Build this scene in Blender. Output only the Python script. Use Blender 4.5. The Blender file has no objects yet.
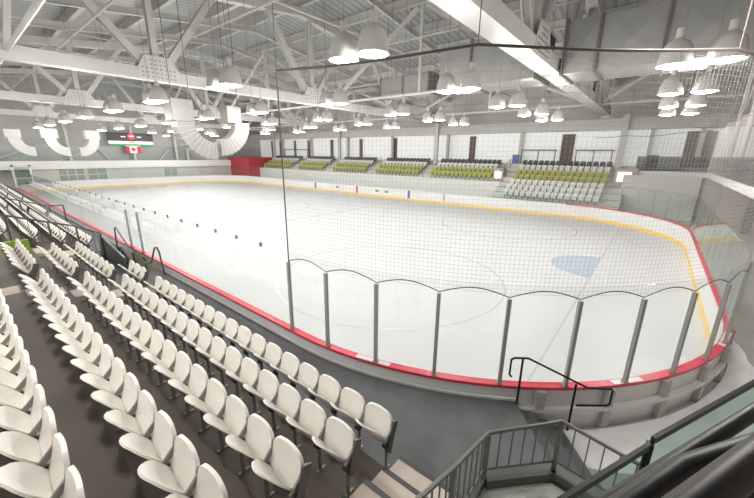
import bpy, bmesh, math, random
from mathutils import Vector, Matrix
random.seed(5)
PI = math.pi
sc = bpy.context.scene
col = sc.collection

# ------------------------------------------------------------------ materials
MATS = {}
def mat(name, color, rough=0.5, metal=0.0, noise=0.0, nscale=6.0, spec=0.5, bump=0.0, stretch=None):
    if name in MATS: return MATS[name]
    m = bpy.data.materials.new(name); m.use_nodes = True
    nt = m.node_tree; b = nt.nodes['Principled BSDF']
    b.inputs['Base Color'].default_value = (*color, 1); b.inputs['Roughness'].default_value = rough
    b.inputs['Metallic'].default_value = metal; b.inputs['Specular IOR Level'].default_value = spec
    if noise or bump:
        tc = nt.nodes.new('ShaderNodeTexCoord'); n = nt.nodes.new('ShaderNodeTexNoise')
        n.inputs['Scale'].default_value = nscale; n.inputs['Detail'].default_value = 5
        if stretch:
            mp = nt.nodes.new('ShaderNodeMapping'); mp.inputs['Scale'].default_value = stretch
            nt.links.new(tc.outputs['Object'], mp.inputs['Vector']); nt.links.new(mp.outputs['Vector'], n.inputs['Vector'])
        else:
            nt.links.new(tc.outputs['Object'], n.inputs['Vector'])
        if noise:
            r = nt.nodes.new('ShaderNodeValToRGB')
            r.color_ramp.elements[0].position = 0.3; r.color_ramp.elements[1].position = 0.7
            r.color_ramp.elements[0].color = (*[c * (1 - noise) for c in color], 1)
            r.color_ramp.elements[1].color = (*[min(1, c * (1 + noise)) for c in color], 1)
            nt.links.new(n.outputs['Fac'], r.inputs['Fac']); nt.links.new(r.outputs['Color'], b.inputs['Base Color'])
        if bump:
            bp = nt.nodes.new('ShaderNodeBump'); bp.inputs['Strength'].default_value = bump
            nt.links.new(n.outputs['Fac'], bp.inputs['Height']); nt.links.new(bp.outputs['Normal'], b.inputs['Normal'])
    MATS[name] = m; return m

def emit(name, color, strength):
    m = bpy.data.materials.new(name); m.use_nodes = True
    nt = m.node_tree; b = nt.nodes['Principled BSDF']
    b.inputs['Base Color'].default_value = (*[min(.9, c) for c in color], 1)
    b.inputs['Emission Color'].default_value = (*color, 1); b.inputs['Emission Strength'].default_value = strength
    MATS[name] = m; return m

def glass(name, tint, gloss=0.06, rough=0.02):
    m = bpy.data.materials.new(name); m.use_nodes = True
    nt = m.node_tree; nt.nodes.clear()
    o = nt.nodes.new('ShaderNodeOutputMaterial'); t = nt.nodes.new('ShaderNodeBsdfTransparent')
    g = nt.nodes.new('ShaderNodeBsdfGlossy'); mx = nt.nodes.new('ShaderNodeMixShader')
    t.inputs['Color'].default_value = (*tint, 1); g.inputs['Roughness'].default_value = rough
    g.inputs['Color'].default_value = (.9, .95, .93, 1); mx.inputs['Fac'].default_value = gloss or .05
    if gloss is None:
        fr = nt.nodes.new('ShaderNodeLayerWeight'); fr.inputs['Blend'].default_value = .5
        pw = nt.nodes.new('ShaderNodeMath'); pw.operation = 'POWER'; pw.inputs[1].default_value = 5
        ma = nt.nodes.new('ShaderNodeMath'); ma.operation = 'MULTIPLY_ADD'; ma.inputs[1].default_value = .5; ma.inputs[2].default_value = .02
        nt.links.new(fr.outputs['Facing'], pw.inputs[0]); nt.links.new(pw.outputs[0], ma.inputs[0]); nt.links.new(ma.outputs[0], mx.inputs['Fac'])
    nt.links.new(t.outputs[0], mx.inputs[1]); nt.links.new(g.outputs[0], mx.inputs[2]); nt.links.new(mx.outputs[0], o.inputs[0])
    MATS[name] = m; return m

def wave_mat(name, color, color2, scale, axis, rough=.5, bump=.6, emis=0.0):
    m = bpy.data.materials.new(name); m.use_nodes = True
    nt = m.node_tree; b = nt.nodes['Principled BSDF']; b.inputs['Roughness'].default_value = rough
    tc = nt.nodes.new('ShaderNodeTexCoord'); w = nt.nodes.new('ShaderNodeTexWave')
    w.wave_type = 'BANDS'; w.bands_direction = axis; w.inputs['Scale'].default_value = scale
    w.inputs['Distortion'].default_value = 0
    nt.links.new(tc.outputs['Object'], w.inputs['Vector'])
    r = nt.nodes.new('ShaderNodeValToRGB'); r.color_ramp.elements[0].color = (*color2, 1); r.color_ramp.elements[1].color = (*color, 1)
    r.color_ramp.elements[0].position = .15; r.color_ramp.elements[1].position = .45
    nt.links.new(w.outputs['Fac'], r.inputs['Fac']); nt.links.new(r.outputs['Color'], b.inputs['Base Color'])
    bp = nt.nodes.new('ShaderNodeBump'); bp.inputs['Strength'].default_value = bump
    nt.links.new(w.outputs['Fac'], bp.inputs['Height']); nt.links.new(bp.outputs['Normal'], b.inputs['Normal'])
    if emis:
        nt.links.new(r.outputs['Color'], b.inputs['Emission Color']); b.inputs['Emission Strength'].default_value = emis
    MATS[name] = m; return m

M_ICE = mat('ice', (.635, .645, .655), .42, noise=.02, nscale=.4, spec=.3)
M_WHITE = mat('white_board', (.74, .745, .75), .35, noise=.02, nscale=1.0)
M_STEEL = mat('white_painted_steel', (.56, .55, .525), .45, noise=.04, nscale=.8)
M_STEELG = mat('grey_white_steel', (.48, .475, .455), .5, noise=.05, nscale=.8)
M_BOLT = mat('bolt_heads', (.30, .27, .24), .5)
M_DECK = wave_mat('corrugated_roof_deck', (.40, .425, .415), (.26, .28, .275), .55, 'X', .4, .5)
M_RED = mat('red_cap', (.72, .05, .09), .35, noise=.06)
M_PINK = mat('pale_cap', (.75, .62, .64), .4)
M_YEL = mat('yellow_kick', (.85, .58, .14), .45)
M_DARK = mat('charcoal_metal', (.06, .06, .06), .4, noise=.1)
M_DARKR = mat('dark_green_rail', (.02, .026, .024), .5, spec=.25)
M_BLACK = mat('black_pipe', (.012, .011, .011), .42, noise=.2, nscale=9, spec=.25)
M_GREYM = mat('grey_metal', (.26, .26, .255), .4, .3, noise=.06)
M_STAN = mat('grey_stanchion', (.36, .36, .35), .45)
M_RAILG = mat('railing_grey', (.13, .13, .128), .4, .2)
M_RAIL = mat('dark_grey_rail', (.10, .10, .10), .4, .2)
M_WALK = mat('dark_rubber_floor', (.115, .12, .125), .6, noise=.14, nscale=2.2)
M_CONC = mat('brown_concrete', (.108, .089, .072), .6, noise=.16, nscale=1.3)
M_STEP = mat('pale_step_concrete', (.66, .58, .51), .65, noise=.08, nscale=3)
M_FLOOR = mat('pale_concrete_floor', (.46, .46, .44), .6, noise=.1, nscale=1.1)
M_SEAT = mat('white_seat_plastic', (.90, .875, .83), .38, noise=.03, nscale=4)
M_FSEAT = mat('white_far_seat', (.82, .82, .80), .45)
M_YSEAT = mat('lime_far_seat', (.45, .48, .12), .45)  # lime lightened so the colour carries the haze over the ice
M_DSEAT = mat('charcoal_far_seat', (.08, .085, .09), .5)
M_FGAP = mat('far_seat_frame', (.28, .27, .25), .5)  # paler copy of the seat frame colour, with distance haze painted in
M_DGAP = mat('seat_frame_dark', (.14, .13, .12), .5)
M_GLASS = glass('board_glass', (.965, .98, .975), None)
M_GLASSD = glass('tinted_glass', (.42, .46, .47), .08)
M_GLASSG = glass('guard_glass', (.76, .85, .81), .05)
M_REDW = mat('red_wall_panel', (.50, .055, .07), .5, noise=.05)
M_WALLG = mat('pale_wall', (.62, .625, .60), .6, noise=.05, nscale=.7)
M_WALLW = mat('white_wall', (.82, .82, .80), .6, noise=.02)
M_TAN = mat('taupe_wall', (.40, .355, .33), .6, noise=.06)
M_BROWN = mat('brown_panel', (.11, .075, .065), .5, noise=.1)
M_LIME = mat('lime_panel', (.26, .42, .03), .5)
M_DUCT = mat('galvanised_duct', (.34, .345, .335), .4, .35, noise=.08, nscale=.9)
M_DUCTS = mat('duct_seam', (.13, .12, .11), .5)
M_DUCTW = mat('white_duct', (.45, .445, .425), .5, noise=.04)
M_DUCTN = mat('light_grey_duct', (.30, .295, .28), .5, noise=.05)
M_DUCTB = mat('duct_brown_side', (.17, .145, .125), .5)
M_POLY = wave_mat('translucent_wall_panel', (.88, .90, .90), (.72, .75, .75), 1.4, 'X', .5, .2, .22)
M_LENS = emit('lamp_lens', (1, .985, .95), 9.0)
M_GLOW = emit('doorway_light', (1, .80, .72), 1.0)
M_SHADE = mat('lamp_shade_aluminium', (.47, .46, .44), .35, .1)
M_NET = mat('net_cord', (.45, .43, .41), .8)
M_ROPE = mat('dark_rope', (.10, .08, .075), .7)
M_SNOW = mat('snow_scrapings', (.93, .94, .95), .8, noise=.03, bump=.4, nscale=9)
M_CREASE = mat('crease_paint', (.47, .55, .66), .25)
M_LINE = mat('faint_ice_line', (.60, .612, .62), .25)
M_PLINE = mat('faint_goal_line', (.63, .60, .605), .25)
M_BLUE = mat('blue_mark', (.05, .14, .42), .4)
M_SBLACK = mat('scoreboard_black', (.03, .025, .025), .4)
M_SRED = emit('scoreboard_red', (.75, .04, .14), .35)
M_SWHITE = emit('scoreboard_white', (.95, .95, .95), .6)
M_SGREEN = mat('green_strip', (.06, .45, .22), .4)
M_FLAGR = mat('flag_red', (.75, .03, .06), .6)
M_FLAGW = mat('flag_white', (.88, .88, .88), .6)
M_BEIGE = mat('beige_gate', (.55, .52, .38), .5, noise=.05)
M_PALEG = mat('pale_green_floor', (.60, .63, .57), .5, noise=.05)
M_GSIGN = mat('green_sticker', (.03, .22, .09), .4)

# ------------------------------------------------------------------ mesh builder
class MB:
    def __init__(s): s.v = []; s.f = []; s.mi = []; s.m = 0
    def face(s, pts, m=None):
        i = len(s.v); s.v += [tuple(p) for p in pts]; s.f.append(tuple(range(i, i + len(pts)))); s.mi.append(s.m if m is None else m); return s
    def raw(s, vs, fs, m=None):
        i = len(s.v); s.v += [tuple(p) for p in vs]
        for f in fs: s.f.append(tuple(a + i for a in f)); s.mi.append(s.m if m is None else m)
        return s
    def box(s, x0, x1, y0, y1, z0, z1, m=None):
        vs = [(x0, y0, z0), (x1, y0, z0), (x1, y1, z0), (x0, y1, z0), (x0, y0, z1), (x1, y0, z1), (x1, y1, z1), (x0, y1, z1)]
        return s.raw(vs, [(0, 3, 2, 1), (4, 5, 6, 7), (0, 1, 5, 4), (1, 2, 6, 5), (2, 3, 7, 6), (3, 0, 4, 7)], m)
    def beam(s, a, b, w, h=None, up=(0, 0, 1), m=None):
        a = Vector(a); b = Vector(b); h = h or w; d = (b - a).normalized(); u = Vector(up)
        if abs(d.dot(u)) > .98: u = Vector((1, 0, 0))
        r = d.cross(u).normalized(); u = r.cross(d).normalized()
        vs = [p + r * sx * w / 2 + u * sz * h / 2 for p in (a, b) for sx, sz in ((-1, -1), (1, -1), (1, 1), (-1, 1))]
        return s.raw(vs, [(0, 1, 2, 3), (7, 6, 5, 4), (0, 4, 5, 1), (1, 5, 6, 2), (2, 6, 7, 3), (3, 7, 4, 0)], m)
    def ibeam(s, a, b, w, h, t=.03, up=(0, 0, 1)):
        a = Vector(a); b = Vector(b); d = (b - a).normalized(); u = Vector(up)
        if abs(d.dot(u)) > .98: u = Vector((1, 0, 0))
        r = d.cross(u).normalized(); u = r.cross(d).normalized()
        s.beam(a + u * (h / 2 - t / 2), b + u * (h / 2 - t / 2), w, t, u); s.beam(a - u * (h / 2 - t / 2), b - u * (h / 2 - t / 2), w, t, u)
        s.beam(a, b, t, h - 2 * t, u); return s
    def tube(s, pts, r, n=8, m=None, cap=True):
        pts = [Vector(p) for p in pts]; rings = []; prev = None
        for i, p in enumerate(pts):
            if i == 0: d = pts[1] - p
            elif i == len(pts) - 1: d = p - pts[i - 1]
            else: d = (pts[i + 1] - p).normalized() + (p - pts[i - 1]).normalized()
            d.normalize()
            u = Vector((0, 0, 1)) if abs(d.z) < .95 else Vector((1, 0, 0))
            if prev is not None:
                u = prev - d * prev.dot(d)
                if u.length < 1e-4: u = Vector((1, 0, 0))
            u = (u - d * u.dot(d)).normalized(); prev = u; w = d.cross(u)
            k = 1.0
            if 0 < i < len(pts) - 1:
                c = (pts[i + 1] - p).normalized().dot(d); k = 1 / max(c, .5)
            rings.append([p + (u * math.cos(2 * PI * j / n) + w * math.sin(2 * PI * j / n)) * r * (k if False else 1) for j in range(n)])
        vs = [q for R in rings for q in R]; fs = []
        for i in range(len(rings) - 1):
            for j in range(n):
                fs.append((i * n + j, i * n + (j + 1) % n, (i + 1) * n + (j + 1) % n, (i + 1) * n + j))
        if cap: fs += [tuple(range(n - 1, -1, -1)), tuple((len(rings) - 1) * n + j for j in range(n))]
        return s.raw(vs, fs, m)
    def lathe(s, prof, c=(0, 0, 0), n=20, m=None):
        vs = [(c[0] + r * math.cos(2 * PI * j / n), c[1] + r * math.sin(2 * PI * j / n), c[2] + z) for r, z in prof for j in range(n)]
        fs = [(i * n + j, i * n + (j + 1) % n, (i + 1) * n + (j + 1) % n, (i + 1) * n + j) for i in range(len(prof) - 1) for j in range(n)]
        return s.raw(vs, fs, m)
    def prism(s, poly, z0, z1, m=None):
        n = len(poly); vs = [(x, y, z0) for x, y in poly] + [(x, y, z1) for x, y in poly]
        return s.raw(vs, [tuple(range(n - 1, -1, -1)), tuple(range(n, 2 * n))] + [(i, (i + 1) % n, n + (i + 1) % n, n + i) for i in range(n)], m)
    def strip(s, inner, outer, z0, z1, closed=False, m=None):
        n = len(inner); vs = []
        for (a, b) in zip(inner, outer): vs += [(*a, z0), (*b, z0), (*b, z1), (*a, z1)]
        fs = []
        for i in range(n if closed else n - 1):
            k = i * 4; l = ((i + 1) % n) * 4
            for j in range(4): fs.append((k + j, k + (j + 1) % 4, l + (j + 1) % 4, l + j))
        if not closed: fs += [(3, 2, 1, 0), ((n - 1) * 4, (n - 1) * 4 + 1, (n - 1) * 4 + 2, (n - 1) * 4 + 3)]
        return s.raw(vs, fs, m)
    def shell(s, fn, nu, nv, t, m=None):
        g = [[Vector(fn(u / nu, v / nv)) for u in range(nu + 1)] for v in range(nv + 1)]
        nrm = [[None] * (nu + 1) for _ in range(nv + 1)]
        for v in range(nv + 1):
            for u in range(nu + 1):
                du = g[v][min(u + 1, nu)] - g[v][max(u - 1, 0)]; dv = g[min(v + 1, nv)][u] - g[max(v - 1, 0)][u]
                q = du.cross(dv); nrm[v][u] = q.normalized() if q.length > 1e-9 else Vector((0, 1, 0))
        vs = [p for row in g for p in row] + [g[v][u] - nrm[v][u] * t for v in range(nv + 1) for u in range(nu + 1)]
        N = (nu + 1) * (nv + 1); I = lambda u, v: v * (nu + 1) + u; fs = []
        for v in range(nv):
            for u in range(nu):
                fs.append((I(u, v), I(u + 1, v), I(u + 1, v + 1), I(u, v + 1)))
                fs.append((N + I(u, v), N + I(u, v + 1), N + I(u + 1, v + 1), N + I(u + 1, v)))
        rim = [I(u, 0) for u in range(nu + 1)] + [I(nu, v) for v in range(1, nv + 1)] + [I(u, nv) for u in range(nu - 1, -1, -1)] + [I(0, v) for v in range(nv - 1, 0, -1)]
        for i in range(len(rim)):
            a, b = rim[i], rim[(i + 1) % len(rim)]; fs.append((b, a, N + a, N + b))
        return s.raw(vs, fs, m)
    def mesh(s, name, mats, smooth=False, shift=None):
        me = bpy.data.meshes.new(name)
        vs = s.v if shift is None else [(v[0] - shift[0], v[1] - shift[1], v[2] - shift[2]) for v in s.v]
        me.from_pydata(vs, [], s.f)
        for m in (mats if isinstance(mats, (list, tuple)) else [mats]): me.materials.append(m)
        me.polygons.foreach_set('material_index', s.mi)
        bm = bmesh.new(); bm.from_mesh(me); bmesh.ops.recalc_face_normals(bm, faces=bm.faces); bm.to_mesh(me); bm.free()
        if smooth:
            me.polygons.foreach_set('use_smooth', [True] * len(me.polygons))
            try: me.set_sharp_from_angle(angle=math.radians(40))
            except Exception: pass
        me.update(); return me
    def obj(s, name, mats, parent=None, smooth=False):
        """one mesh object; world coordinates are kept, the origin goes to the mesh's base"""
        xs = [v[0] for v in s.v]; ys = [v[1] for v in s.v]; zs = [v[2] for v in s.v]
        c = ((min(xs) + max(xs)) / 2, (min(ys) + max(ys)) / 2, min(zs))
        if parent is not None and parent.get('local'): c = (0, 0, 0)
        o = bpy.data.objects.new(name, s.mesh(name, mats, smooth, c)); col.objects.link(o); o.location = c
        if parent is not None:
            o.parent = parent
            if not parent.get('local'):
                p = parent; off = Vector((0, 0, 0))
                while p is not None: off += p.location; p = p.parent
                o.location = Vector(c) - off
        return o

def tag(o, label, cat, group=None):
    o['label'] = label; o['category'] = cat
    if group: o['group'] = group
    return o
def thing(name, label, cat, loc, group=None, rz=0):
    o = bpy.data.objects.new(name, None); o.empty_display_size = .2; col.objects.link(o); o.location = loc; o.rotation_euler = (0, 0, rz)
    return tag(o, label, cat, group)
def struct(o): o['kind'] = 'structure'; return o
def addobj(name, me, parent=None, loc=(0, 0, 0), rz=0):
    o = bpy.data.objects.new(name, me); col.objects.link(o); o.location = loc; o.rotation_euler = (0, 0, rz)
    if parent is not None: o.parent = parent
    return o
W1 = ['', 'first', 'second', 'third', 'fourth', 'fifth', 'sixth', 'seventh', 'eighth', 'ninth', 'tenth', 'eleventh', 'twelfth', 'thirteenth', 'fourteenth', 'fifteenth', 'sixteenth', 'seventeenth', 'eighteenth', 'nineteenth']
TENS = {2: ('twenty', 'twentieth'), 3: ('thirty', 'thirtieth'), 4: ('forty', 'fortieth'), 5: ('fifty', 'fiftieth'), 6: ('sixty', 'sixtieth'), 7: ('seventy', 'seventieth'), 8: ('eighty', 'eightieth')}
def nth(n):
    if n < 20: return W1[n]
    t, u = divmod(n, 10)
    return TENS[t][1] if u == 0 else TENS[t][0] + '-' + W1[u]

# ------------------------------------------------------------------ camera (fitted to the rink's geometry)
cd = bpy.data.cameras.new('camera'); cam = bpy.data.objects.new('camera', cd); col.objects.link(cam); sc.camera = cam
Rr, Ru, Rf = Vector((0.778613, 0.6274, 0.011404)), Vector((-0.178536, 0.204069, 0.962539)), Vector((-0.60157, 0.751482, -0.270904))
M = Matrix((Rr, Ru, -Rf)).transposed().to_4x4(); M.translation = Vector((28.562, -17.655, 4.867)); cam.matrix_world = M
cd.sensor_width = 36; cd.sensor_fit = 'HORIZONTAL'; cd.lens = 36 * 338.0 / 754; cd.shift_x = -2.18 / 754; cd.clip_start = .05; cd.clip_end = 300

# ------------------------------------------------------------------ rink outline
L, W, RC = 30.48, 13.5, 7.3
def arc_pts(cx, cy, r, a0, a1, n): return [(cx + r * math.cos(a0 + (a1 - a0) * i / n), cy + r * math.sin(a0 + (a1 - a0) * i / n)) for i in range(n + 1)]
def outline(o, which=None, n=28):
    r = RC + o
    segs = {
        'near': [(-L + RC + (2 * (L - RC)) * i / 30, -W - o) for i in range(31)],
        'nr': arc_pts(L - RC, -W + RC, r, -PI / 2, 0, n), 'right': [(L + o, -W + RC), (L + o, W - RC)],
        'fr': arc_pts(L - RC, W - RC, r, 0, PI / 2, n), 'far': [(L - RC - (2 * (L - RC)) * i / 30, W + o) for i in range(31)],
        'fl': arc_pts(-L + RC, W - RC, r, PI / 2, PI, n), 'left': [(-L - o, W - RC), (-L - o, -W + RC)],
        'nl': arc_pts(-L + RC, -W + RC, r, PI, 1.5 * PI, n)}
    keys = which or ['near', 'nr', 'right', 'fr', 'far', 'fl', 'left', 'nl']
    pts = []
    for k in keys:
        for p in segs[k]:
            if not pts or (abs(p[0] - pts[-1][0]) + abs(p[1] - pts[-1][1])) > 1e-4: pts.append(p)
    if which is None and abs(pts[0][0] - pts[-1][0]) + abs(pts[0][1] - pts[-1][1]) < 1e-4: pts.pop()
    return pts
PERN = L * 2 - RC * 2            # straight length of the long side
def along(s, o=0.0):
    """point and heading at arc length s, measured on the board line from x=0 of the near side towards +x"""
    h = L - RC; q = RC * PI / 2; e = 2 * (W - RC)
    if s <= h: return (s, -W - o), (0, -1)
    s -= h
    if s <= q: a = -PI / 2 + s / RC; return (L - RC + (RC + o) * math.cos(a), -W + RC + (RC + o) * math.sin(a)), (math.cos(a), math.sin(a))
    s -= q
    if s <= e: return (L + o, -W + RC + s), (1, 0)
    s -= e
    if s <= q: a = s / RC; return (L - RC + (RC + o) * math.cos(a), W - RC + (RC + o) * math.sin(a)), (math.cos(a), math.sin(a))
    s -= q
    if s <= 2 * h: return (L - RC - s, W + o), (0, 1)
    s -= 2 * h
    if s <= q: a = PI / 2 + s / RC; return (-L + RC + (RC + o) * math.cos(a), W - RC + (RC + o) * math.sin(a)), (math.cos(a), math.sin(a))
    s -= q
    if s <= e: return (-L - o, W - RC - s), (-1, 0)
    s -= e
    a = PI + min(s, q) / RC; return (-L + RC + (RC + o) * math.cos(a), -W + RC + (RC + o) * math.sin(a)), (math.cos(a), math.sin(a))
S_NR = L - RC; S_R0 = S_NR + RC * PI / 2; S_R1 = S_R0 + 2 * (W - RC); S_F0 = S_R1 + RC * PI / 2; S_F1 = S_F0 + 2 * (L - RC); S_L0 = S_F1 + RC * PI / 2; S_L1 = S_L0 + 2 * (W - RC)

FZ = .18                          # concrete floor behind the boards
WZ = .82                          # raised walkway beside the near boards
# ice
b = MB(); n_ = outline(0); b.prism(n_, -.1, 0); ice = struct(b.obj('ice_sheet', M_ICE))
def ring(cx, cy, r, w, n=64):
    m = MB(); a = arc_pts(cx, cy, r - w / 2, 0, 2 * PI, n)[:-1]; c = arc_pts(cx, cy, r + w / 2, 0, 2 * PI, n)[:-1]
    return m.strip(a, c, .001, .004, True)
for gx, sg in ((27.13, -1), (-27.13, 1)):
    m = MB(); pts = [(gx, -1.95), (gx, 1.95)] if sg < 0 else [(gx, 1.95), (gx, -1.95)]
    a = arc_pts(gx, 0, 1.85, PI / 2, 1.5 * PI, 20) if sg < 0 else arc_pts(gx, 0, 1.85, -PI / 2, PI / 2, 20)
    m.prism(a, .001, .005); m.obj('crease_paint', M_CREASE, ice)
    yy = W - RC + math.sqrt(RC ** 2 - (gx * (1 if gx > 0 else -1) - (L - RC)) ** 2)
    m = MB(); m.box(gx - .03, gx + .03, -yy, yy, .001, .003); m.obj('goal_line', M_PLINE, ice)
m = MB()
for cx in (20.6, -20.6):
    for cy in (-7, 7): r_ = ring(cx, cy, 4.55, .06); m.raw(r_.v, r_.f)
r_ = ring(0, 0, 4.55, .06); m.raw(r_.v, r_.f)
for x in (-7.7, 0, 7.7): m.box(x - .05, x + .05, -W + .06, W - .06, .001, .002)
m.obj('faint_markings', M_LINE, ice)

# dasher boards
boards = thing('dasher_boards', 'white rink boards with yellow kick plate and red cap around the ice', 'boards', (0, 0, 0))
b = MB(); b.strip(outline(0), outline(.09), 0, 1.03, True); b.obj('board_panel', M_WHITE, boards)
b = MB(); b.strip(outline(-.015), outline(-.001), .0, .2, True); b.obj('kick_plate', M_YEL, boards)
b = MB(); k = ['near', 'nr', 'right', 'fr']; b.strip(outline(-.03, k), outline(.12, k), 1.03, 1.085); o = b.obj('cap_rail', M_RED, boards); o['label'] = 'red cap rail'
b = MB(); k = ['far', 'fl', 'left', 'nl']; b.strip(outline(-.03, k), outline(.12, k), 1.03, 1.085); o = b.obj('cap_rail', M_WHITE, boards); o['label'] = 'white cap rail of the far side and end'
for z, h in ((.14, .07), (.62, .07)):
    k = ['nr', 'right', 'fr']; b = MB(); a1, a2 = outline(.091, k), outline(.19, k)
    b.strip(a1, a2, z, z + h); b.obj('stringer', M_WHITE, boards)
def radial_box(m, s, o0, o1, half, z0, z1, lean=0):
    (x, y), (nx, ny) = along(s); tx, ty = -ny, nx
    vs = []
    for z in (z0, z1):
        for o_, h_ in ((o0, -half), (o1, -half), (o1, half), (o0, half)): vs.append((x + nx * o_ + tx * h_, y + ny * o_ + ty * h_, z))
    m.raw(vs, [(0, 3, 2, 1), (4, 5, 6, 7), (0, 1, 5, 4), (1, 2, 6, 5), (2, 3, 7, 6), (3, 0, 4, 7)])
for i in range(16):
    m = MB(); radial_box(m, S_NR + 4.75 + i * 1.2, .092, .185, .07, FZ, 1.03); m.obj('post', M_STEELG, boards)
for s, w in ((S_NR + 6.35, .3), (S_NR + 9.85, .45), (S_NR + 1.8, .35)):
    m = MB(); radial_box(m, s, -.01, .1, w, 1.085, 1.09); m.obj('cap_sticker', M_WHITE, boards)
for x, mm in ((-7.7, M_BLUE), (0, M_RED), (7.7, M_BLUE)):
    m = MB(); m.box(x - .16, x + .16, W - .014, W - .002, .2, 1.03); m.obj('line_mark', mm, boards)
for x in (3.2, 4.6, -3.4, 12.0):
    m = MB(); m.box(x - .25, x + .25, W - .02, W - .002, .55, .8) if x != 12.0 else m.box(x - .06, x + .06, W - .02, W - .002, .3, 1.0); m.obj('door_latch', M_GREYM, boards)
m = MB(); m.box(12.5, 15.35, -W - .115, -W - .092, FZ, 1.02); o = m.obj('gate_panel', M_BEIGE, boards); o['label'] = 'beige gate panel facing the stair pit'
m = MB(); m.box(13.55, 13.9, -W - .123, -W - .1151, .8, .92); m.obj('gate_sticker', M_GSIGN, boards)

# glass panes, seams and stanchions
GT = 2.88
def pane(g, s0, s1, z0, z1, clip=True):
    (x0, y0), n0 = along(s0, .03); (x1, y1), n1 = along(s1, .03)
    d = Vector((x1 - x0, y1 - y0, 0)); d.normalize(); e = .008
    m = MB(); A = Vector((x0, y0, 0)) + d * e; B = Vector((x1, y1, 0)) - d * e
    m.beam(A + Vector((0, 0, (z0 + z1) / 2)), B + Vector((0, 0, (z0 + z1) / 2)), .012, z1 - z0)
    o = m.obj('glass_pane', M_GLASS, g)
    if clip:
        m = MB(); P = B + d * e
        m.box(P.x - .03, P.x + .03, P.y - .02, P.y + .02, z1 - .08, z1 + .02); m.obj('top_clip', M_GREYM, o)
def stanchion(g, s, z1, w=.03, d=.06):
    m = MB(); radial_box(m, s, .045, .045 + d, w, 1.086, z1); radial_box(m, s, .03, .115, w * 1.4, 1.086, 1.12)
    m.obj('stanchion', M_STAN, g)
def screen(label, s):
    (x, y), _ = along(s); return thing('glass_screen', label, 'glass', (x, y, 1.085))
ed = [22.85 - 1.06 * i for i in range(44)]
g = screen('long frameless glass screen on the near boards, ending at the first dark post', 0)
for i in range(43): pane(g, ed[i], ed[i + 1], 1.085, GT)
stanchion(g, 12.32, 2.62); stanchion(g, 13.62, 2.66)
g = screen('curved glass screen with dark posts round the near corner', 26)
CS = [22.85 + 1.1 * i for i in range(12)]; ES = [CS[-1] + 1.2 * i for i in range(11)]
for i in range(11): pane(g, CS[i], CS[i + 1], 1.085, GT, False)
for q in CS: stanchion(g, q, 2.66)
g = screen('glass screen with posts along the right end boards', ES[4])
for i in range(10): pane(g, ES[i], ES[i + 1], 1.085, GT, False); stanchion(g, ES[i + 1], 2.66)
FS = [ES[-1] + 1.2 * i for i in range(11)]
g = screen('glass screen with slim posts round the far right corner', FS[4])
for i in range(10): pane(g, FS[i], FS[i + 1], 1.085, 2.75, False)
for i in range(6): stanchion(g, FS[2] + 1.2 * i + .6, 2.6, .018, .04)
g = screen('long glass screen on the far boards before the stadium seats', S_F0 + 10)
nf = 38; DS = [FS[-1] + i * (S_F1 - FS[-1]) / nf for i in range(nf + 1)]
for i in range(nf): pane(g, DS[i], DS[i + 1], 1.085, 2.6)
g = screen('glass screen around the distant end boards below the scoreboard', S_L0)
LS = [S_F1 + i * 1.3 for i in range(19)]
for i in range(18): pane(g, LS[i], LS[i + 1], 1.085, 2.75)

# ------------------------------------------------------------------ floors, walkway, terraces
b = MB(); outer = [(-36, -22.5), (40, -22.5), (40, 24), (-36, 24)]
pts = outline(.092)
# floor ring: strips from the board outline to a surrounding rectangle
def rectpt(x, y):
    dx, dy = x, y; sx = (40 if dx > 0 else 36) / max(abs(dx), 1e-6); sy = 24 / max(abs(dy), 1e-6); s = min(sx, sy); return (x * s, y * s)
n = len(pts)
ringout = [rectpt(*p) for p in pts]
b.strip(pts, ringout, -.2, FZ, True)
b.box(39, 40, -24, 24, -.2, FZ - .001); b.box(-36, -35, -24, 24, -.2, FZ - .001)
struct(b.obj('floor', M_FLOOR))
# walkway with the stair pit left open and the curved end by the corner
cur = [along(S_NR + 4.35 * i / 14, .16)[0] for i in range(15)]
A_ = cur[-1]
wk = MB()
wk.prism([(15.4, -W - .16)] + cur + [(A_[0] + .03 + .62 * 1.75, A_[1] - .02 - .78 * 1.75), (28.15, -15.0), (15.4, -15.0)], FZ, WZ)
wk.prism([(-31, -W - .16), (11.0, -W - .16), (11.0, -15.0), (-31, -15.0)], FZ, WZ)
wk.prism([(11.0, -14.45), (15.4, -14.45), (15.4, -15.0), (11.0, -15.0)], FZ, WZ)
struct(wk.obj('floor_walkway', M_WALK))
# pale curb between the boards and the walkway
b = MB()
i1 = [(15.4, -W - .115)] + [along(S_NR + 4.35 * i / 14, .115)[0] for i in range(15)]; i2 = [(15.4, -W - .155)] + [along(S_NR + 4.35 * i / 14, .155)[0] for i in range(15)]
b.strip(i1, i2, .62, .86); b.box(-30, 11.0, -W - .155, -W - .115, .62, .86); struct(b.obj('trim_curb', M_WHITE))
# pit steps (down towards +x, to the gate)
b = MB()
for i in range(4): b.box(11.02 + .32 * i, 11.02 + .32 * (i + 1), -14.44, -W - .17, FZ, WZ - .13 * (i + 1))
struct(b.obj('floor_pit_steps', M_CONC))
# steps at the walkway's curved end
d1 = Vector((.78, .62, 0)); q1 = Vector((.62, -.78, 0)); b = MB(); a0 = Vector((A_[0] + .03, A_[1] - .02, 0))
for i in range(3):
    z = WZ - .16 * (i + 1)
    p = [a0 + d1 * (.27 * i), a0 + d1 * (.27 * (i + 1)), a0 + d1 * (.27 * (i + 1)) + q1 * 1.75, a0 + d1 * (.27 * i) + q1 * 1.75]
    b.prism([(v.x, v.y) for v in p], FZ, z)
struct(b.obj('floor_corner_steps', M_WALK))
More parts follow.
